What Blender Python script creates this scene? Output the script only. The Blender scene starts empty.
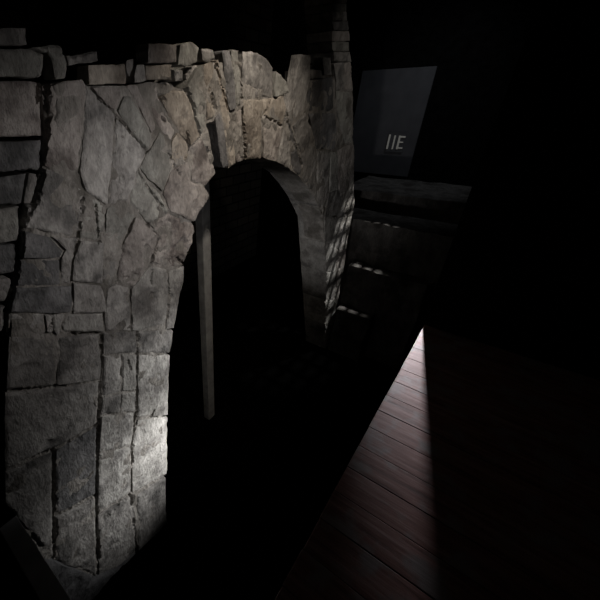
import bpy, bmesh, math, random
from mathutils import Vector, noise
from mathutils.geometry import delaunay_2d_cdt
random.seed(7)
S = bpy.context.scene
COL = S.collection

# ------------------------------------------------------------------ camera
CAM_Z = 4.66                       # eye height above the floor of the pit
FPX = 340.0
PITCH = math.atan2(190, 340)
AZ = math.radians(40.4)
Fh = Vector((math.cos(AZ), math.sin(AZ)))
Rh = Vector((math.sin(AZ), -math.cos(AZ)))

def ray(px, py):
    u, v = px - 210.0, 300.0 - py
    F = FPX*math.cos(PITCH) + v*math.sin(PITCH)
    z = -FPX*math.sin(PITCH) + v*math.cos(PITCH)
    return Vector((F*Fh.x + u*Rh.x, F*Fh.y + u*Rh.y, z))

def on_y(px, py, y):
    r = ray(px, py)
    t = y / r.y
    return Vector((r.x*t, y, CAM_Z + r.z*t))

cd = bpy.data.cameras.new('camera')
cam = bpy.data.objects.new('camera', cd)
COL.objects.link(cam)
cam.location = (0, 0, CAM_Z)
cam.rotation_euler = (math.pi/2 - PITCH, 0, AZ - math.pi/2)
cd.sensor_width = 36.0
cd.lens = FPX/600*36
cd.shift_x = 0.15
cd.clip_start = 0.02
S.camera = cam

# ------------------------------------------------------------------ materials
def new_mat(name):
    m = bpy.data.materials.new(name)
    m.use_nodes = True
    nt = m.node_tree
    b = nt.nodes['Principled BSDF']
    return m, nt, b

def stone_mat(name, c_lo, c_hi, stain, bump=0.5, pit=0.5, streak=0.0):
    m, nt, b = new_mat(name)
    N, L = nt.nodes, nt.links
    tc = N.new('ShaderNodeTexCoord')
    oi = N.new('ShaderNodeObjectInfo')
    add = N.new('ShaderNodeVectorMath'); add.operation = 'ADD'
    sc = N.new('ShaderNodeVectorMath'); sc.operation = 'SCALE'
    sc.inputs['Scale'].default_value = 13.0
    L.new(oi.outputs['Random'], sc.inputs[0])
    L.new(tc.outputs['Object'], add.inputs[0]); L.new(sc.outputs[0], add.inputs[1])
    n1 = N.new('ShaderNodeTexNoise'); n1.inputs['Scale'].default_value = 5.0; n1.inputs['Detail'].default_value = 9; n1.inputs['Roughness'].default_value = .68
    n2 = N.new('ShaderNodeTexNoise'); n2.inputs['Scale'].default_value = 38.0; n2.inputs['Detail'].default_value = 6; n2.inputs['Roughness'].default_value = .7
    n3 = N.new('ShaderNodeTexNoise'); n3.inputs['Scale'].default_value = 2.6; n3.inputs['Detail'].default_value = 7; n3.inputs['Roughness'].default_value = .62
    vo = N.new('ShaderNodeTexVoronoi'); vo.inputs['Scale'].default_value = 26.0
    st = N.new('ShaderNodeMapping'); st.inputs['Scale'].default_value = (1.25, 1.25, .55)
    L.new(add.outputs[0], st.inputs['Vector'])
    for n in (n1, n2): L.new(st.outputs[0], n.inputs['Vector'])
    for n in (n3, vo): L.new(add.outputs[0], n.inputs['Vector'])
    cr = N.new('ShaderNodeValToRGB')
    cr.color_ramp.elements[0].position = .40; cr.color_ramp.elements[1].position = .60
    cr.color_ramp.elements[0].color = (*c_lo, 1); cr.color_ramp.elements[1].color = (*c_hi, 1)
    L.new(n1.outputs['Fac'], cr.inputs['Fac'])
    # stains
    cs = N.new('ShaderNodeValToRGB')
    cs.color_ramp.elements[0].position = .50; cs.color_ramp.elements[1].position = .62
    L.new(n3.outputs['Fac'], cs.inputs['Fac'])
    mx = N.new('ShaderNodeMix'); mx.data_type = 'RGBA'
    L.new(cs.outputs['Color'], mx.inputs['Factor'])
    L.new(cr.outputs['Color'], mx.inputs['A']); mx.inputs['B'].default_value = (*stain, 1)
    # fine grain
    mg = N.new('ShaderNodeMix'); mg.data_type = 'RGBA'; mg.blend_type = 'OVERLAY'
    mg.inputs['Factor'].default_value = .85
    L.new(mx.outputs['Result'], mg.inputs['A']); L.new(n2.outputs['Color'], mg.inputs['B'])
    # grain stays grey
    bw = N.new('ShaderNodeRGBToBW'); L.new(n2.outputs['Color'], bw.inputs[0]); L.new(bw.outputs[0], mg.inputs['B'])
    # per-stone value
    mr = N.new('ShaderNodeMapRange'); mr.inputs['To Min'].default_value = .76; mr.inputs['To Max'].default_value = 1.14
    L.new(oi.outputs['Random'], mr.inputs['Value'])
    hs = N.new('ShaderNodeHueSaturation'); L.new(mr.outputs[0], hs.inputs['Value']); L.new(mg.outputs['Result'], hs.inputs['Color'])
    L.new(hs.outputs['Color'], b.inputs['Base Color'])
    b.inputs['Roughness'].default_value = .93
    b.inputs['Specular IOR Level'].default_value = .15
    # bump
    b1 = N.new('ShaderNodeBump'); b1.inputs['Strength'].default_value = bump; b1.inputs['Distance'].default_value = .05
    b2 = N.new('ShaderNodeBump'); b2.inputs['Strength'].default_value = pit; b2.inputs['Distance'].default_value = .018
    L.new(n1.outputs['Fac'], b1.inputs['Height']); L.new(n2.outputs['Fac'], b2.inputs['Height'])
    L.new(b1.outputs[0], b2.inputs['Normal']); L.new(b2.outputs[0], b.inputs['Normal'])
    return m

def plain_mat(name, col, rough=.8, spec=.3, metal=0, scale=8, var=.35, bump=.2):
    m, nt, b = new_mat(name)
    N, L = nt.nodes, nt.links
    tc = N.new('ShaderNodeTexCoord')
    n = N.new('ShaderNodeTexNoise'); n.inputs['Scale'].default_value = scale; n.inputs['Detail'].default_value = 7
    L.new(tc.outputs['Object'], n.inputs['Vector'])
    cr = N.new('ShaderNodeValToRGB')
    cr.color_ramp.elements[0].position = .3; cr.color_ramp.elements[1].position = .7
    cr.color_ramp.elements[0].color = (*[c*(1-var) for c in col], 1); cr.color_ramp.elements[1].color = (*[c*(1+var) for c in col], 1)
    L.new(n.outputs['Fac'], cr.inputs['Fac']); L.new(cr.outputs['Color'], b.inputs['Base Color'])
    b.inputs['Roughness'].default_value = rough; b.inputs['Specular IOR Level'].default_value = spec; b.inputs['Metallic'].default_value = metal
    bp = N.new('ShaderNodeBump'); bp.inputs['Strength'].default_value = bump; bp.inputs['Distance'].default_value = .02
    L.new(n.outputs['Fac'], bp.inputs['Height']); L.new(bp.outputs[0], b.inputs['Normal'])
    return m

M = {
 'grey':  stone_mat('grey_stone',  (.27,.258,.245), (.44,.425,.405), (.145,.14,.135), bump=.7, pit=.9),
 'pale':  stone_mat('pale_stone',  (.33,.32,.30), (.53,.515,.49), (.22,.21,.20), bump=.7, pit=.9),
 'tan':   stone_mat('tan_stone',   (.31,.275,.235), (.47,.425,.37), (.19,.165,.14), bump=.7, pit=.9),
 'pink':  stone_mat('pinkish_stone', (.30,.275,.255), (.45,.415,.39), (.17,.15,.14), bump=.7, pit=.9),
 'dark':  stone_mat('dark_stone',  (.15,.15,.152), (.26,.255,.255), (.10,.10,.10), bump=.7, pit=.9),
 'green': stone_mat('green_grey_stone', (.265,.26,.24), (.41,.405,.375), (.19,.185,.17), bump=.7, pit=.9),
 'mortar': stone_mat('old_mortar', (.24,.225,.205), (.38,.36,.335), (.16,.15,.135), bump=.9, pit=.9),
 'foot_shaded': stone_mat('shaded_footing', (.085,.085,.088), (.13,.13,.134), (.06,.06,.064), bump=.2, pit=.3),  # smooth wall foot; the softer shade there is put into this dark colour
 'step':  stone_mat('step_stone', (.10,.095,.09), (.18,.17,.16), (.07,.065,.06)),
}
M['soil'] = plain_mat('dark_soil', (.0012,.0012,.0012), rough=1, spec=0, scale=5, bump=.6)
M['black'] = plain_mat('black_paint', (.006,.006,.006), rough=1, spec=0)
M['plaster'] = plain_mat('grey_blue_plaster', (.115,.116,.125), rough=.95, spec=.1, scale=3, var=.12, bump=.05)
M['beam'] = plain_mat('dark_beam_paint', (.26,.26,.265), rough=.75, spec=.2, scale=6, var=.25)
M['post'] = plain_mat('pale_post_plaster', (.33,.33,.325), rough=.9, spec=.1, scale=9, var=.25)
M['steel'] = plain_mat('black_steel', (.02,.02,.02), rough=.5, spec=.4)

def deck_mat():
    m, nt, b = new_mat('worn_red_brown_wood')
    N, L = nt.nodes, nt.links
    tc = N.new('ShaderNodeTexCoord'); oi = N.new('ShaderNodeObjectInfo')
    sc = N.new('ShaderNodeVectorMath'); sc.operation = 'SCALE'; sc.inputs['Scale'].default_value = 17.0
    add = N.new('ShaderNodeVectorMath'); add.operation = 'ADD'
    L.new(oi.outputs['Random'], sc.inputs[0]); L.new(tc.outputs['Object'], add.inputs[0]); L.new(sc.outputs[0], add.inputs[1])
    mp = N.new('ShaderNodeMapping'); mp.inputs['Scale'].default_value = (30, 2.2, 30)
    L.new(add.outputs[0], mp.inputs['Vector'])
    n = N.new('ShaderNodeTexNoise'); n.inputs['Scale'].default_value = 1.0; n.inputs['Detail'].default_value = 8; n.inputs['Roughness'].default_value = .65
    L.new(mp.outputs[0], n.inputs['Vector'])
    n2 = N.new('ShaderNodeTexNoise'); n2.inputs['Scale'].default_value = 7; n2.inputs['Detail'].default_value = 5
    L.new(add.outputs[0], n2.inputs['Vector'])
    cr = N.new('ShaderNodeValToRGB')
    e = cr.color_ramp.elements
    e[0].position = .30; e[0].color = (.085,.045,.04,1)
    e[1].position = .72; e[1].color = (.40,.27,.255,1)
    k = e.new(.5); k.color = (.24,.12,.105,1)
    L.new(n.outputs['Fac'], cr.inputs['Fac'])
    cs = N.new('ShaderNodeValToRGB'); cs.color_ramp.elements[0].position = .5; cs.color_ramp.elements[1].position = .62
    L.new(n2.outputs['Fac'], cs.inputs['Fac'])
    mx = N.new('ShaderNodeMix'); mx.data_type = 'RGBA'
    L.new(cs.outputs['Color'], mx.inputs['Factor']); L.new(cr.outputs['Color'], mx.inputs['A']); mx.inputs['B'].default_value = (.25,.225,.225,1)
    L.new(mx.outputs['Result'], b.inputs['Base Color'])
    b.inputs['Roughness'].default_value = .55; b.inputs['Specular IOR Level'].default_value = .4
    bp = N.new('ShaderNodeBump'); bp.inputs['Strength'].default_value = .4; bp.inputs['Distance'].default_value = .006
    L.new(n.outputs['Fac'], bp.inputs['Height']); L.new(bp.outputs[0], b.inputs['Normal'])
    return m
M['deck'] = deck_mat()

def brick_mat():
    m, nt, b = new_mat('old_wall_masonry')
    N, L = nt.nodes, nt.links
    tc = N.new('ShaderNodeTexCoord')
    mp = N.new('ShaderNodeMapping'); mp.inputs['Rotation'].default_value = (math.pi/2, 0, 0)
    L.new(tc.outputs['Object'], mp.inputs['Vector'])
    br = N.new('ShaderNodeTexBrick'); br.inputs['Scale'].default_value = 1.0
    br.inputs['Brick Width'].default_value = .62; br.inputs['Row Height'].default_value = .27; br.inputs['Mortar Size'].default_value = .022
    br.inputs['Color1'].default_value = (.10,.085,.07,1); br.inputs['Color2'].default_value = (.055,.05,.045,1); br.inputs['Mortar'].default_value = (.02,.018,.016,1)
    L.new(mp.outputs[0], br.inputs['Vector'])
    L.new(br.outputs['Color'], b.inputs['Base Color'])
    b.inputs['Roughness'].default_value = 1
    b.inputs['Specular IOR Level'].default_value = 0
    bp = N.new('ShaderNodeBump'); bp.inputs['Strength'].default_value = .6; bp.inputs['Distance'].default_value = .03; bp.invert = True
    L.new(br.outputs['Fac'], bp.inputs['Height']); L.new(bp.outputs[0], b.inputs['Normal'])
    return m
M['masonry'] = brick_mat()

# ------------------------------------------------------------------ helpers
def link_mesh(name, me, mat, parent=None):
    o = bpy.data.objects.new(name, me)
    me.materials.append(mat)
    COL.objects.link(o)
    if parent: o.parent = parent
    return o

def recenter(o):
    """put the origin of a top-level mesh at the middle of its base"""
    vs = [v.co for v in o.data.vertices]
    lo = Vector([min(v[i] for v in vs) for i in range(3)]); hi = Vector([max(v[i] for v in vs) for i in range(3)])
    c = Vector(((lo.x+hi.x)/2, (lo.y+hi.y)/2, lo.z))
    for v in o.data.vertices: v.co -= c
    o.location = c

def tag(o, label, cat, group=None):
    o['label'] = label; o['category'] = cat
    if group: o['group'] = group
    return o

def empty(name, loc, label, cat, group=None):
    o = bpy.data.objects.new(name, None); COL.objects.link(o)
    o.location = loc; o.empty_display_size = .2
    return tag(o, label, cat, group)

def box_bm(bm, lo, hi, bev=0.0):
    r = bmesh.ops.create_cube(bm, size=1)
    for v in r['verts']:
        v.co = Vector([lo[i] + (v.co[i]+.5)*(hi[i]-lo[i]) for i in range(3)])
    if bev:
        es = list({e for v in r['verts'] for e in v.link_edges})
        bmesh.ops.bevel(bm, geom=es, offset=bev, segments=2, affect='EDGES', profile=.6)

def box(name, lo, hi, mat, parent=None, bev=0.0, rough=0.0, sub=0):
    bm = bmesh.new()
    box_bm(bm, lo, hi, bev)
    if sub:
        bmesh.ops.subdivide_edges(bm, edges=bm.edges[:], cuts=sub, use_grid_fill=True)
    if rough:
        for v in bm.verts:
            v.co += noise.noise_vector(v.co*7.0 + Vector((lo[0]*3, lo[2]*5, 1)))*rough
    me = bpy.data.meshes.new(name); bm.to_mesh(me); bm.free()
    o = link_mesh(name, me, mat)
    recenter(o)
    if parent:
        o.parent = parent
        o.location = o.location - parent.location
    return o

def struct(name, lo, hi, mat):
    o = box(name, lo, hi, mat); o['kind'] = 'structure'; return o

# cracks and open joints that run across the face (traced on the wall plane)
CRACKS = []
for w_, pl_ in [
 (2.4, [(50,85),(49,132),(44,175),(36,207),(26,222),(22,245),(18,280),(10,302),(8,335),(3,375)]),
 (1.4, [(83,200),(80,232),(73,262),(72,280)]), (1.6, [(91,88),(115,113),(148,152)]), (1.6, [(139,172),(156,198),(163,206)]),
 (1.6, [(103,335),(101,380),(99,430),(97,480),(97,520),(99,560)]), (1.7, [(10,392),(54,388),(100,380)]),
 (1.7, [(20,462),(54,450),(98,425)]), (1.9, [(54,451),(54,560)]), (1.7, [(57,516),(80,503),(97,496)]),
 (2.0, [(104,520),(131,495),(166,476)]), (1.3, [(131,497),(137,552)]), (1.0, [(137,332),(138,375),(136,412),(132,450),(132,492)]),
 (1.9, [(187,88),(194,107),(201,136)]), (2.2, [(187,131),(190,150),(186,158)]), (1.6, [(217,62),(222,85),(229,112)]),
 (1.6, [(243,108),(246,158)]), (1.1, [(240,52),(242,100)]), (1.2, [(160,240),(152,262),(151,284)]), (1.6, [(176,257),(184,264)]),
 (1.3, [(287,116),(303,166)]), (1.1, [(272,98),(264,116),(283,126)]), (1.7, [(168,280),(170,300),(166,322)]),
 (1.4, [(0,139),(49,137)]), (1.5, [(0,175),(38,172)]), (1.5, [(0,207),(36,206)]), (2.2, [(41,83),(41,102)]),
 (1.1, [(322,205),(325,262),(325,340)]), (2.0, [(163,117),(166,121)]), (2.0, [(159,96),(164,99)]), (1.4, [(70,336),(86,335),(102,333)]),
 (1.3, [(128,360),(132,372)]), (1.3, [(155,408),(152,418),(158,417)]), (1.4, [(53,318),(47,334)]), (1.4, [(63,322),(59,340)]),
 (1.2, [(210,90),(216,110)]), (1.2, [(168,150),(180,175)]), (1.3, [(148,225),(158,235)]), (1.2, [(97,205),(99,245)]),
]:
    q_ = [on_y(a, b, 2.0) for a, b in pl_]
    for a, b in zip(q_, q_[1:]):
        CRACKS.append((Vector((a.x, a.z)), Vector((b.x, b.z)), w_*.0042*(a - Vector((0, 0, CAM_Z))).length*.40))
def crack(q, k=1.0):
    m = 0.0
    for a, b, w in CRACKS:
        w *= k
        if q.x < min(a.x, b.x)-w or q.x > max(a.x, b.x)+w or q.y < min(a.y, b.y)-w or q.y > max(a.y, b.y)+w: continue
        ab = b-a; t = max(0, min(1, (q-a).dot(ab)/max(ab.length_squared, 1e-9)))
        d = (a+ab*t-q).length
        d += noise.noise(Vector((q.x*14, q.y*14, 3)))*w*.5
        if d < w: m = max(m, min(1, 1.6*(1-d/w)))
    return m

def stone(name, poly, mat, y0=2.0, depth=.25, gap=.007, rough=.012, bev=.03, parent=None, jag=.006, tilt=True, coarse=1.0):
    """a quarried block: irregular outline on the wall face, worn front, real depth behind"""
    pts = [on_y(px, py, y0) for px, py in poly]
    P = [Vector((p.x, p.z)) for p in pts]
    area = sum(P[i].x*P[(i+1) % len(P)].y - P[(i+1) % len(P)].x*P[i].y for i in range(len(P)))/2
    if area < 0: P.reverse()
    cen = sum(P, Vector((0, 0)))/len(P)
    dist = (Vector((cen.x, y0, cen.y - CAM_Z))).length
    h = max(.0105, .0048*dist)*coarse
    seed = Vector((random.random()*50, random.random()*50, random.random()*50))
    # dense ragged outline, pulled in by the joint
    B = []
    n = len(P)
    for i in range(n):
        a, b = P[i], P[(i+1) % n]
        d = b - a
        k = max(1, int(round(d.length/h)))
        nrm = Vector((-d.y, d.x)).normalized()
        for j in range(k):
            q = a + d*(j/k)
            w = noise.noise(Vector((q.x*9, q.y*9, 0)) + seed)*jag + noise.noise(Vector((q.x*31, q.y*31, 5)) + seed)*jag*.6
            if j == 0:
                pd = (P[i] - P[i-1]); pn = Vector((-pd.y, pd.x)).normalized()
                nn = (nrm + pn)
                nn = nn.normalized() if nn.length > .2 else nrm
                q = q + nn*(gap*1.5 + abs(w))
            else:
                q = q + nrm*(gap + w)
            B.append(q)
    # interior grid
    cells = {(int(p.x//h)+i, int(p.y//h)+j) for p in B for i in (-1, 0, 1) for j in (-1, 0, 1)} if coarse != 1.0 else None
    near = lambda q: (int(q.x//h), int(q.y//h)) not in cells
    xs = [p.x for p in B]; zs = [p.y for p in B]
    def inside(q):
        c = False; j = len(B)-1
        for i in range(len(B)):
            if (B[i].y > q.y) != (B[j].y > q.y) and q.x < (B[j].x-B[i].x)*(q.y-B[i].y)/(B[j].y-B[i].y)+B[i].x: c = not c
            j = i
        return c
    def bdist(q):
        m = 9
        for i in range(len(B)):
            a, b = B[i-1], B[i]
            ab = b-a; t = max(0, min(1, (q-a).dot(ab)/max(ab.length_squared, 1e-9)))
            m = min(m, (a+ab*t-q).length)
        return m
    I = []
    z = min(zs)
    row = 0
    while z < max(zs):
        x = min(xs) + (h/2 if row % 2 else 0)
        while x < max(xs):
            q = Vector((x + (random.random()-.5)*h*.4, z + (random.random()-.5)*h*.4))
            if inside(q) and (near(q) if coarse != 1.0 else bdist(q) > h*.45): I.append(q)
            x += h
        z += h*.87; row += 1
    nb = len(B)
    V2, E, F, *_ = delaunay_2d_cdt(B + I, [(i, (i+1) % nb) for i in range(nb)], [], 1, 1e-6)
    off = (random.random()-.5)*.016 if tilt else 0
    tx, tz = ((random.random()-.5)*.05, (random.random()-.5)*.05) if tilt else (0, 0)
    bm = bmesh.new()
    fv = []
    for q in V2:
        d = bdist(q) if coarse == 1.0 else 1.0
        e = max(0, 1 - d/bev)
        s3 = Vector((q.x, 0, q.y))
        y = y0 + off + (q.x-cen.x)*tx + (q.y-cen.y)*tz + bev*.8*e*e*(.5 + noise.noise(s3*4 + seed*2))
        y += (noise.noise(s3*5 + seed)*1.0 + noise.noise(s3*13 + seed)*.55 + noise.noise(s3*33 + seed)*.3)*rough
        c = noise.noise(s3*8 - seed)
        if c > .28: y += (c-.28)*rough*3.5          # spalled hollows
        y += crack(q, 1.0 if coarse == 1.0 else 1.7)*.05
        fv.append(bm.verts.new((q.x, y, q.y)))
    for f in F:
        try: bm.faces.new([fv[i] for i in f])
        except ValueError: pass
    bm.normal_update()
    # sides and back
    bed = [e for e in bm.edges if len(e.link_faces) == 1]
    r = bmesh.ops.extrude_edge_only(bm, edges=bed)
    nv = [g for g in r['geom'] if isinstance(g, bmesh.types.BMVert)]
    mid = y0 + depth
    for v in nv:
        v.co.y = mid + noise.noise(v.co*6 + seed)*.01
    ne = [g for g in r['geom'] if isinstance(g, bmesh.types.BMEdge) and all(v in set(nv) for v in g.verts)]
    bmesh.ops.holes_fill(bm, edges=ne, sides=0)
    bmesh.ops.recalc_face_normals(bm, faces=bm.faces[:])
    me = bpy.data.meshes.new(name); bm.to_mesh(me); bm.free()
    o = link_mesh(name, me, mat)
    recenter(o)
    if parent:
        o.parent = parent
        o.location = o.location - parent.location
    return o

# ------------------------------------------------------------------ setting
FLOOR = 0.0
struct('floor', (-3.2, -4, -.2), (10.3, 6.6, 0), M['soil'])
struct('ceiling', (-3.2, -4, 8.4), (10.3, 6.6, 8.6), M['black'])
struct('wall_left', (-3.2, -4, 0), (-3.0, 6.6, 8.4), M['black'])
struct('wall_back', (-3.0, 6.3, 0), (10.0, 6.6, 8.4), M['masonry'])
struct('wall_front', (-3.0, -4, 0), (10.0, -3.8, 8.4), M['black'])
DECK = CAM_Z - 1.6
# far wall: plastered band between the top step and a black upper wall
struct('wall_far', (10.0, -3.8, 0), (10.3, 6.3, 8.4), M['black'])
A_Z = CAM_Z - 1.51
pl = struct('trim_1', (9.94, (lambda r: 9.94/r.x*r.y)(ray(421, 125)), A_Z + .06), (10.0, 3.6, CAM_Z + .83), M['plaster'])
struct('added_partition', (3.06, -3.8, DECK - .02), (3.14, .20, DECK + 3.0), M['black'])  # added black partition; its shadow edge trims the lit planks

# ------------------------------------------------------------------ stone arch wall
WALL_Y = 2.0
arch = empty('stone_arch', (3.2, 2.2, 0), 'ruined rough stone arch with fanned wedge stones over a black opening', 'arch')

VOUSSOIR = [  # (outline, tone)
 ([(92,87),(124,86),(122,98),(116,110),(110,107)], 'pink'),
 ([(118,111),(124,96),(132,96),(152,135),(149,150),(143,148)], 'green'),
 ([(126,86),(136,84),(150,110),(158,127),(153,134),(133,96)], 'pink'),
 ([(137,84),(158,83),(160,97),(169,121),(176,131),(170,141),(160,129),(150,108)], 'pink'),
 ([(160,97),(173,89),(185,91),(193,108),(200,136),(191,146),(186,140),(178,131),(170,120)], 'tan'),
 ([(187,88),(198,66),(204,64),(206,112),(206,128),(201,136),(193,106)], 'green'),
 ([(205,64),(213,62),(217,80),(217,100),(214,117),(207,120)], 'tan'),
 ([(215,118),(220,112),(226,140),(229,165),(222,168),(217,140)], 'dark'),
 ([(216,60),(220,59),(225,85),(233,130),(237,164),(231,169),(226,138),(219,100)], 'tan'),
 ([(222,51),(231,50),(234,80),(236,108),(230,111),(225,84)], 'dark'),
 ([(230,112),(242,108),(245,160),(238,163),(234,130)], 'pink'),
 ([(232,49),(240,50),(242,106),(237,106),(234,80)], 'green'),
 ([(242,51),(258,52),(269,59),(275,68),(272,98),(243,98)], 'grey'),
 ([(243,99),(262,99),(262,158),(246,160)], 'tan'),
 ([(263,99),(272,98),(287,94),(287,112),(283,126),(264,116)], 'tan'),
 ([(264,117),(283,127),(276,162),(264,158)], 'pink'),
 ([(276,70),(287,81),(289,93),(274,97)], 'green'),
 ([(284,128),(291,150),(290,169),(277,162)], 'grey'),
 ([(287,114),(292,127),(302,163),(301,176),(292,169),(292,148),(285,127)], 'dark'),
 ([(293,126),(306,112),(316,150),(318,203),(310,188),(302,177),(303,163)], 'grey'),
 ([(190,148),(203,137),(209,150),(215,168),(216,173),(206,186),(192,180)], 'pink'),
 ([(172,170),(189,160),(191,181),(205,187),(209,196),(204,206),(195,222),(170,211),(163,194)], 'pink'),
 ([(171,142),(177,132),(186,141),(190,150),(189,159),(173,168)], 'tan'),
 ([(150,150),(160,131),(170,143),(172,168),(162,192),(140,168)], 'green'),
 ([(317,150),(330,152),(329,198),(325,222),(318,204)], 'grey'),
]
PIER = [
 ([(50,84),(82,79),(88,90),(84,130),(79,170),(58,172),(46,166),(46,150),(50,130)], 'pink'),
 ([(85,84),(91,88),(115,114),(112,152),(107,205),(86,191),(80,171),(85,130)], 'grey'),
 ([(44,168),(60,174),(85,192),(80,237),(62,236),(38,229),(24,229),(29,206),(38,204),(42,178)], 'grey'),
 ([(87,193),(106,206),(104,241),(81,238)], 'green'),
 ([(24,231),(50,237),(63,251),(60,258),(21,258)], 'dark'),
 ([(52,237),(79,238),(72,262),(71,284),(62,284),(61,259),(66,250)], 'grey'),
 ([(20,260),(60,260),(61,285),(17,287)], 'dark'),
 ([(17,288),(71,286),(71,312),(46,313),(11,312)], 'dark'),
 ([(11,314),(44,314),(46,334),(9,335)], 'grey'),
 ([(45,315),(53,315),(53,331),(47,333)], 'grey'),
 ([(54,315),(64,314),(63,327),(58,336),(54,331)], 'pale'),
 ([(65,315),(102,313),(104,331),(65,332)], 'pale'),
 ([(80,240),(104,243),(103,284),(73,281),(74,262)], 'grey'),
 ([(73,283),(103,286),(106,312),(73,313)], 'grey'),
 ([(9,337),(56,337),(55,387),(6,391)], 'grey'),
 ([(58,337),(101,334),(101,379),(57,386)], 'grey'),
 ([(5,393),(54,389),(100,382),(98,424),(54,449),(5,470)], 'grey'),
 ([(5,473),(53,452),(54,560),(30,532),(5,504)], 'grey'),
 ([(56,451),(97,427),(97,494),(80,503),(56,514)], 'dark'),
 ([(56,518),(96,498),(97,577),(56,561)], 'grey'),
 ([(117,117),(147,151),(137,168),(128,201),(109,206),(114,152)], 'grey'),
 ([(107,208),(128,203),(135,216),(121,245),(105,242)], 'green'),
 ([(105,244),(120,248),(117,281),(105,286)], 'grey'),
 ([(138,170),(161,195),(168,212),(150,223),(130,203)], 'green'),
 ([(122,247),(136,217),(150,225),(159,240),(151,262),(150,284),(132,287),(118,282)], 'pink'),
 ([(152,224),(168,213),(194,224),(194,233),(187,252),(184,265),(167,268),(153,262),(160,240)], 'pink'),
 ([(151,265),(166,269),(169,283),(168,298),(165,322),(140,330),(132,330),(131,289)], 'pale'),
 ([(117,284),(130,288),(131,331),(106,331),(105,312),(108,289)], 'grey'),
 ([(169,271),(184,266),(184,276),(179,305),(174,328),(166,330),(169,298)], 'pale'),
 ([(104,333),(137,331),(137,353),(104,354)], 'grey'),
 ([(139,332),(173,330),(172,342),(170,353),(139,353)], 'grey'),
 ([(104,356),(122,355),(120,392),(104,396)], 'grey'),
 ([(123,355),(137,355),(137,390),(122,392)], 'pale'),
 ([(139,355),(170,355),(169,380),(168,415),(138,418)], 'pale'),
 ([(103,398),(121,394),(120,412),(102,415)], 'grey'),
 ([(122,394),(137,392),(136,411),(121,413)], 'pale'),
 ([(102,417),(134,413),(133,440),(131,445),(100,452)], 'pale'),
 ([(100,454),(131,447),(131,492),(98,512)], 'pale'),
 ([(138,420),(168,417),(167,474),(133,494),(132,450)], 'pale'),
 ([(98,516),(131,497),(135,505),(137,552),(118,567),(99,577)], 'grey'),
 ([(137,495),(166,477),(167,525),(139,552)], 'grey'),
 # right-hand pier
 ([(331,151),(338,153),(338,190),(330,193)], 'green'),
 ([(338,150),(346,145),(354,145),(356,210),(347,216),(339,190)], 'pink'),
 ([(329,193),(339,190),(346,216),(325,217),(327,207)], 'grey'),
 ([(325,217),(336,217),(336,243),(325,243)], 'pale'),
 ([(336,217),(347,216),(346,250),(336,249)], 'grey'),
 ([(325,243),(336,243),(336,272),(325,272)], 'pale'),
 ([(336,249),(346,250),(344,268),(340,286),(336,286)], 'pink'),
 ([(325,272),(336,272),(336,300),(325,300)], 'pale'),
 ([(336,286),(341,285),(338,306),(336,306)], 'pink'),
 ([(325,300),(336,300),(337,306),(334,325),(325,325)], 'pale'),
 ([(325,325),(334,325),(330,348),(325,352)], 'grey'),
]
SPANDREL = [
 ([(-8,79),(41,81),(42,137),(-8,139)], 'pink'),
 ([(42,84),(50,86),(50,130),(43,137)], 'pink'),
 ([(-8,141),(47,138),(44,171),(-8,175)], 'dark'),
 ([(-8,177),(28,173),(22,205),(-8,207)], 'dark'),
 ([(29,173),(42,174),(36,204),(23,204)], 'pale'),
 ([(-8,209),(22,206),(20,241),(-8,245)], 'green'),
 ([(-8,247),(19,243),(18,272),(-8,277)], 'dark'),
 ([(-8,279),(11,278),(14,291),(9,300),(-8,306)], 'grey'),
 ([(-8,309),(7,305),(8,332),(-8,334)], 'grey'),
 ([(300,54),(311,55),(311,80),(305,110),(292,124),(288,112),(294,90)], 'grey'),
 ([(312,80),(323,79),(333,77),(335,111),(307,111)], 'dark'),
 ([(312,69),(323,70),(323,78),(312,79)], 'grey'),
 ([(336,90),(352,92),(354,144),(346,144),(338,116)], 'green'),
 ([(335,63),(343,62),(344,90),(336,91)], 'grey'),
 ([(344,63),(351,62),(353,91),(345,91)], 'pink'),
 ([(308,113),(335,113),(338,150),(317,149)], 'dark'),
]
for poly, tone in VOUSSOIR:
    cx = sum(p[0] for p in poly)/len(poly)
    stone('voussoir', poly, M[tone], depth=.46 if cx > 270 else .40, parent=arch, gap=.003, rough=.013, jag=.007, bev=.016)
for poly, tone in PIER:
    cx = sum(p[0] for p in poly)/len(poly)
    cy = sum(p[1] for p in poly)/len(poly)
    big = cy > 345 and cx < 100
    low = cy > 480
    stone('pier_block', poly, M[tone], depth=.46 if cx > 270 else .40, parent=arch, gap=.006 if big or low else (.0005 if cx > 270 else .0018), rough=.010, bev=.02 if big or low else .012, jag=.005, tilt=cy < 340) if not (104 < cx < 200 and cy < 290) else stone('pier_block', poly, M[tone], depth=.40, parent=arch, gap=.0015, rough=.024, bev=.022, jag=.012)
for poly, tone in SPANDREL:
    cx = sum(p[0] for p in poly)/len(poly)
    stone('spandrel_block', poly, M[tone], y0=2.04 if cx < 200 else 2.0, depth=.10 if 285 < cx < 305 else .33, parent=arch, gap=.005 if cx < 200 else .003, rough=.011, bev=.018, jag=.006)
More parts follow.
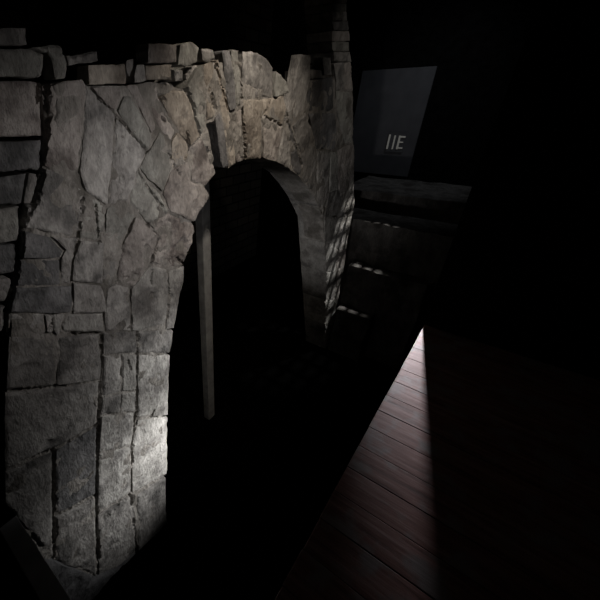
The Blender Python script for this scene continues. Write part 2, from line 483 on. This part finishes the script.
# loose rubble core behind the faces, pierced by the opening
CORE = [(50,86),(66,82),(82,80),(87,86),(126,86),(148,82),(172,86),(189,90),(200,68),(216,62),(240,62),(256,62),(266,68),(273,84),(277,100),(290,112),(300,88),(312,80),(334,79),(336,66),(351,65),(353,92),(353,140),(354,205),
        (344,258),(334,305),(327,348),(325.6,262),(323.5,222),(318,204.5),(309,188),(297.5,175),(284,165),(270,155),(255,154),(236,157),(228,160),(221,140),(214,121),(206,124),(211,148),(214,160),(204,184),(198,205),(188,232),(180,262),
        (169,305),(164,350),(163,400),(161,470),(161,526),(136,550),(100,588),(70,600),(30,536),(6,500),(7,400),(11,330),(14,300),(20,270),(26,228),(38,200),(45,170)]
stone('rubble_core', CORE, M['mortar'], y0=2.010, depth=.35, parent=arch, gap=0, rough=.017, bev=.01, tilt=False, coarse=1.3)
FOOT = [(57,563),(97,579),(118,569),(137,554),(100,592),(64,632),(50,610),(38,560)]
stone('footing', FOOT, M['foot_shaded'], y0=1.97, depth=.42, parent=arch, gap=.003, rough=.012, bev=.05, tilt=False)

# loose blocks along the broken top
G = 'loose blocks along the top of the ruined wall'
LOOSE = [
 ([(-10,27),(26,27),(28,46),(-10,46)], 'grey', 'grey squared block lying topmost at the far left of the wall top', 2.03),
 ([(-10,48),(30,48),(46,54),(44,76),(38,78),(8,77),(-10,76)], 'green', 'wide worn grey block right under the topmost far left block', 2.03),
 ([(33,47),(56,44),(62,46),(64,53),(68,66),(66,79),(56,80),(52,60),(48,53)], 'green', 'crooked grey stone leaning right of the wide far left block', 2.0),
 ([(66,55),(98,50),(99,62),(69,66)], 'grey', 'thin grey slab above the dark hollow, left of the tan brick', 2.0),
 ([(88,64),(126,63),(127,84),(89,85)], 'tan', 'tan oblong brick lying level on the wall top beside a dark hollow', 2.0),
 ([(127,60),(135,58),(135,67),(131,79),(127,73)], 'pale', 'small pale splinter of stone upright beside the tan oblong brick', 2.0),
 ([(136,64),(144,64),(146,81),(134,83)], 'grey', 'small grey stone between the pale splinter and the stacked pair of blocks', 2.0),
 ([(148,42),(177,44),(176,63),(149,63)], 'pink', 'upper block of the stacked pair left of the arch ring', 2.0),
 ([(146,65),(173,64),(173,80),(147,79)], 'tan', 'lower flat block of the stacked pair left of the arch ring', 2.0),
 ([(180,44),(190,41),(199,47),(197,62),(186,67),(178,65)], 'green', 'rounded grey stone on the wall top right of the stacked pair', 2.0),
 ([(175,69),(184,69),(184,81),(176,82)], 'grey', 'small upright grey stone under the rounded stone, beside pale mortar', 2.0),
 ([(202,48),(214,49),(216,59),(208,63),(203,60)], 'pale', 'small pale chunk on the wall top where the arch ring begins', 2.0),
 ([(323,57),(331,57),(331.5,75),(324,76)], 'grey', 'small grey block left of the foot of the masonry pillar', 2.03),
]
for poly, tone, lab, y in LOOSE:
    o = stone('stone_block', poly, M[tone], y0=y, depth=.13, gap=.003, rough=.009, bev=.014, jag=.006)
    tag(o, lab, 'stone', G)
# pale mortar smears squeezed between the small stones
for poly in ([(160,84),(174,82),(178,90),(171,98),(163,92)], [(188,72),(198,65),(200,71),(191,81),(189,84)], [(100,87),(118,87),(114,96),(108,97)]):
    stone('mortar_patch', poly, M['pale'], y0=2.03, depth=.1, gap=.0, rough=.03, bev=.03, jag=.02, parent=arch)

# masonry pillar on the right-hand end of the wall
pb = on_y(336, 62, 2.06)
pil = empty('masonry_pillar', (5.05, 2.2, 5.1), 'slim rough masonry pillar rising above the right end of the arch wall', 'pillar')
yb = 62.0
i = 0
while yb > -70:
    hh = 7.5 + random.random()*4.5
    k0, k1 = (62-yb)/132, (62-yb+hh)/132
    lx = lambda k: 333.5 - 2*k + (random.random()-.5)*2
    rx = lambda k: 352.0 - 9*k + (random.random()-.5)*2.4
    stone('masonry_course', [(lx(k0), yb), (rx(k0), yb), (rx(k1), yb-hh), (lx(k1), yb-hh)], M[('grey','green','pink','dark')[i % 4]], y0=2.05, depth=.32, parent=pil, gap=.003, rough=.012, bev=.02, jag=.008)
    yb -= hh; i += 1

# pale post standing behind the opening
post = empty('support_post', (3.06, 2.72, 0), 'plain pale upright post standing in the dark behind the arch opening', 'post')
box('shaft', (3.045, 2.66, 0), (3.195, 2.78, 4.0), M['post'], post, bev=.012)
box('top_cap', (3.035, 2.64, 4.0), (3.205, 2.80, 4.05), M['post'], post, bev=.006)

post.location.x += .06; post.location.z = .004; post.rotation_euler.y = -.034
# stepped stone terraces on the right
SG = 'stone terrace steps below the far wall'
def step(lo, hi, lab, w):
    bm = bmesh.new(); box_bm(bm, lo, hi)
    bmesh.ops.subdivide_edges(bm, edges=[e for e in bm.edges], cuts=14, use_grid_fill=True)
    for v in bm.verts:
        if v.co.z > lo[2] + .3:
            v.co += noise.noise_vector(Vector((v.co.x*3, v.co.y*4, v.co.z*3)))*w
    me = bpy.data.meshes.new('stone_step'); bm.to_mesh(me); bm.free()
    o = link_mesh('stone_step', me, M['step']); recenter(o)
    return tag(o, lab, 'step', SG)
step((7.9, -1.2, 0), (9.9, 2.9, A_Z), 'topmost wide terrace step right under the grey far wall', .03)
step((6.95, -.8, 0), (7.86, 2.5, CAM_Z-1.9), 'second terrace step down from the grey far wall', .03)
step((6.62, .55, 0), (6.9, 1.97, CAM_Z-2.73), 'third terrace step, a narrow crumbling ledge with a lit edge', .035)
step((6.33, 1.28, 0), (6.57, 1.93, CAM_Z-3.6), 'lowest short terrace step touching the foot of the right pier', .03)

# small lit sign on the grey wall
sg = empty('wall_sign', (9.93, 2.2, 5), 'small sign with pale upright strokes on the grey far wall', 'sign')
em, nt, b = new_mat('pale_sign_light')
b.inputs['Base Color'].default_value = (.7,.68,.62,1)
b.inputs['Emission Color'].default_value = (.95,.93,.85,1); b.inputs['Emission Strength'].default_value = .04
def on_x(px, py, x):
    r = ray(px, py); t = x/r.x
    return Vector((x, r.y*t, CAM_Z + r.z*t))
X = 9.94
c0 = on_x(389.5, 133, X); c1 = on_x(402.5, 151, X)
zt, zb = c0.z - .03, c1.z + .03
sg.location = (X, (c0.y+c1.y)/2, zb - .06)
box('sign_plate', (X-.03, c1.y, zb-.06), (X, c0.y, zt+.06), M['plaster'], sg, bev=.004)
W = c0.y - c1.y
def stroke(y0, y1, z0, z1):
    box('stroke', (X-.05, c0.y - y1*W, zb + z0*(zt-zb)), (X-.03, c0.y - y0*W, zb + z1*(zt-zb)), em, sg)
stroke(.04, .13, 0, 1)
stroke(.36, .44, 0, .95)
stroke(.62, .72, .02, .95)
stroke(.72, .99, .82, .93)
stroke(.72, .93, .47, .55)
stroke(.72, .97, .07, .16)

# ------------------------------------------------------------------ walkway
dk = empty('wooden_walkway', (1.0, -.9, 0), 'worn red-brown wooden plank walkway along the edge of the dark pit', 'walkway')
x = -1.5
while x < 3.0:
    w = .165
    yj = .18 + (random.random()-.5)*.004
    bm = bmesh.new(); box_bm(bm, (x, -2.2, DECK-.04), (min(x+w-.0022, 3.04), yj, DECK + (random.random()-.5)*.003), .003)
    me = bpy.data.meshes.new('plank'); bm.to_mesh(me); bm.free()
    o = link_mesh('plank', me, M['deck']); recenter(o); o.parent = dk; o.location -= dk.location
    x += w
for yy in (-.25, -1.1, -2.0):
    box('joist', (-1.45, yy-.05, DECK-.22), (3.0, yy+.05, DECK-.042), M['steel'], dk)
for yy in (-.25, -2.0):
    for xx in (-1.2, .9, 2.8):
        box('leg', (xx-.05, yy-.05, 0), (xx+.05, yy+.05, DECK-.222), M['steel'], dk)

# beam crossing from the walkway to the wall
bz = CAM_Z - 2.51
bm_ = empty('cross_beam', (.085, .9, 0), 'dark beam crossing the bottom left corner to the foot of the wall', 'beam')
box('beam', (.026, -.15, bz-.16), (.145, 1.93, bz), M['beam'], bm_, bev=.006)
for yy in (-.05, 1.80):
    box('leg', (.045, yy-.04, 0), (.125, yy+.04, bz-.162), M['beam'], bm_)

# ------------------------------------------------------------------ light
def spot(name, loc, target, power, size, blend, col=(1,1,1), rad=.05):
    l = bpy.data.lights.new(name, 'SPOT'); l.energy = power; l.spot_size = math.radians(size); l.spot_blend = blend
    l.color = col; l.shadow_soft_size = rad
    o = bpy.data.objects.new(name, l); COL.objects.link(o); o.location = loc
    o.rotation_euler = (Vector(target) - Vector(loc)).to_track_quat('-Z', 'Y').to_euler()
    return o
Zc = CAM_Z
spot('pit_spot', (2.3, 1.02, Zc-3.1), (1.62, 2.0, Zc-3.3), 118, 82, 1.0, (1, .985, .97), .05)
spot('jamb_spot', (2.75, .9, Zc-2.0), (1.85, 2.0, Zc-2.3), 100, 66, 1.0, (1, .985, .97), .08)
spot('arch_spot', (2.4, .5, Zc+1.8), (2.95, 2.0, Zc-.3), 225, 62, 1.0, (1, .88, .75), .1)
spot('wash', (1.75, .45, Zc-.3), (1.5, 2.0, Zc-.75), 46, 92, 1.0, (1, .95, .93), .2)
spot('reveal_spot', (.9, .6, Zc-3.3), (5.2, 2.15, Zc-1.5), 130, 40, 1.0, (1, .97, .96), .1)  # added fill without a fixture, brightens the right-hand arch reveal
spot('pillar_spot', (3.7, -.9, Zc+1.6), (5.2, 2.0, Zc+.2), 50, 34, 1.0, (1, .93, .85), .1)  # added weak light for the pillar, no fixture
spot('walkway_spot', (4.75, .56, DECK+.8), (2.7, .04, DECK), 420, 23, 1.0, (1, .93, .97), .05)
spot('far_wall_spot', (8.0, 0.9, Zc+3.0), (9.6, 2.4, Zc-.8), 60, 84, 1.0, (.88, .93, 1), .1)
bt = on_y(295, 22, 6.3)
spot('masonry_spot', (bt.x - 1.0, 4.4, bt.z + 1.6), bt, 45, 42, 1.0, (1, .92, .85), .1)  # added weak light so the back masonry shows faintly

# added unseen lamp and louvre that throw barred light on the right-hand pier
LL = Vector((7.4, .1, Zc+2.4)); LT = Vector((6.2, 1.8, Zc-2.15))
spot('barred_spot', LL, LT, 1500, 21, .7, (1, .98, .94), .006)
lamp = empty('added_louvre_lamp', LL, 'black ceiling lamp with a barred louvre hanging above the pit', 'lamp')
box('canopy', (LL.x-.07, LL.y-.07, LL.z+.04), (LL.x+.07, LL.y+.07, LL.z+.24), M['steel'], lamp, bev=.01)
box('rod', (LL.x-.012, LL.y-.012, LL.z+.24), (LL.x+.012, LL.y+.012, 8.4), M['steel'], lamp)
lz = LL.z - .6
bm = bmesh.new()
for i in range(22):
    yy = LL.y - .06 + i*.025
    box_bm(bm, (LL.x-.4, yy-.0052, lz-.002), (LL.x+.14, yy+.0052, lz+.002))
for i in range(14):
    xx = LL.x - .4 + i*.0415
    box_bm(bm, (xx-.005, LL.y-.06, lz-.003), (xx+.007, LL.y+.47, lz+.003))
for xx, yy in ((LL.x-.06, LL.y-.055), (LL.x+.06, LL.y-.055)):
    box_bm(bm, (xx-.004, yy-.004, lz), (xx+.004, yy+.004, LL.z+.06))
me = bpy.data.meshes.new('louvre'); bm.to_mesh(me); bm.free()
lo = link_mesh('louvre', me, M['steel']); recenter(lo); lo.parent = lamp; lo.location -= lamp.location

w = bpy.data.worlds.new('world'); S.world = w; w.use_nodes = True
w.node_tree.nodes['Background'].inputs['Color'].default_value = (0, 0, 0, 1)
w.node_tree.nodes['Background'].inputs['Strength'].default_value = 0

S.view_settings.view_transform = 'Standard'
S.view_settings.look = 'None'
S.view_settings.exposure = 0
S.view_settings.gamma = 1
S.view_settings.use_curve_mapping = False
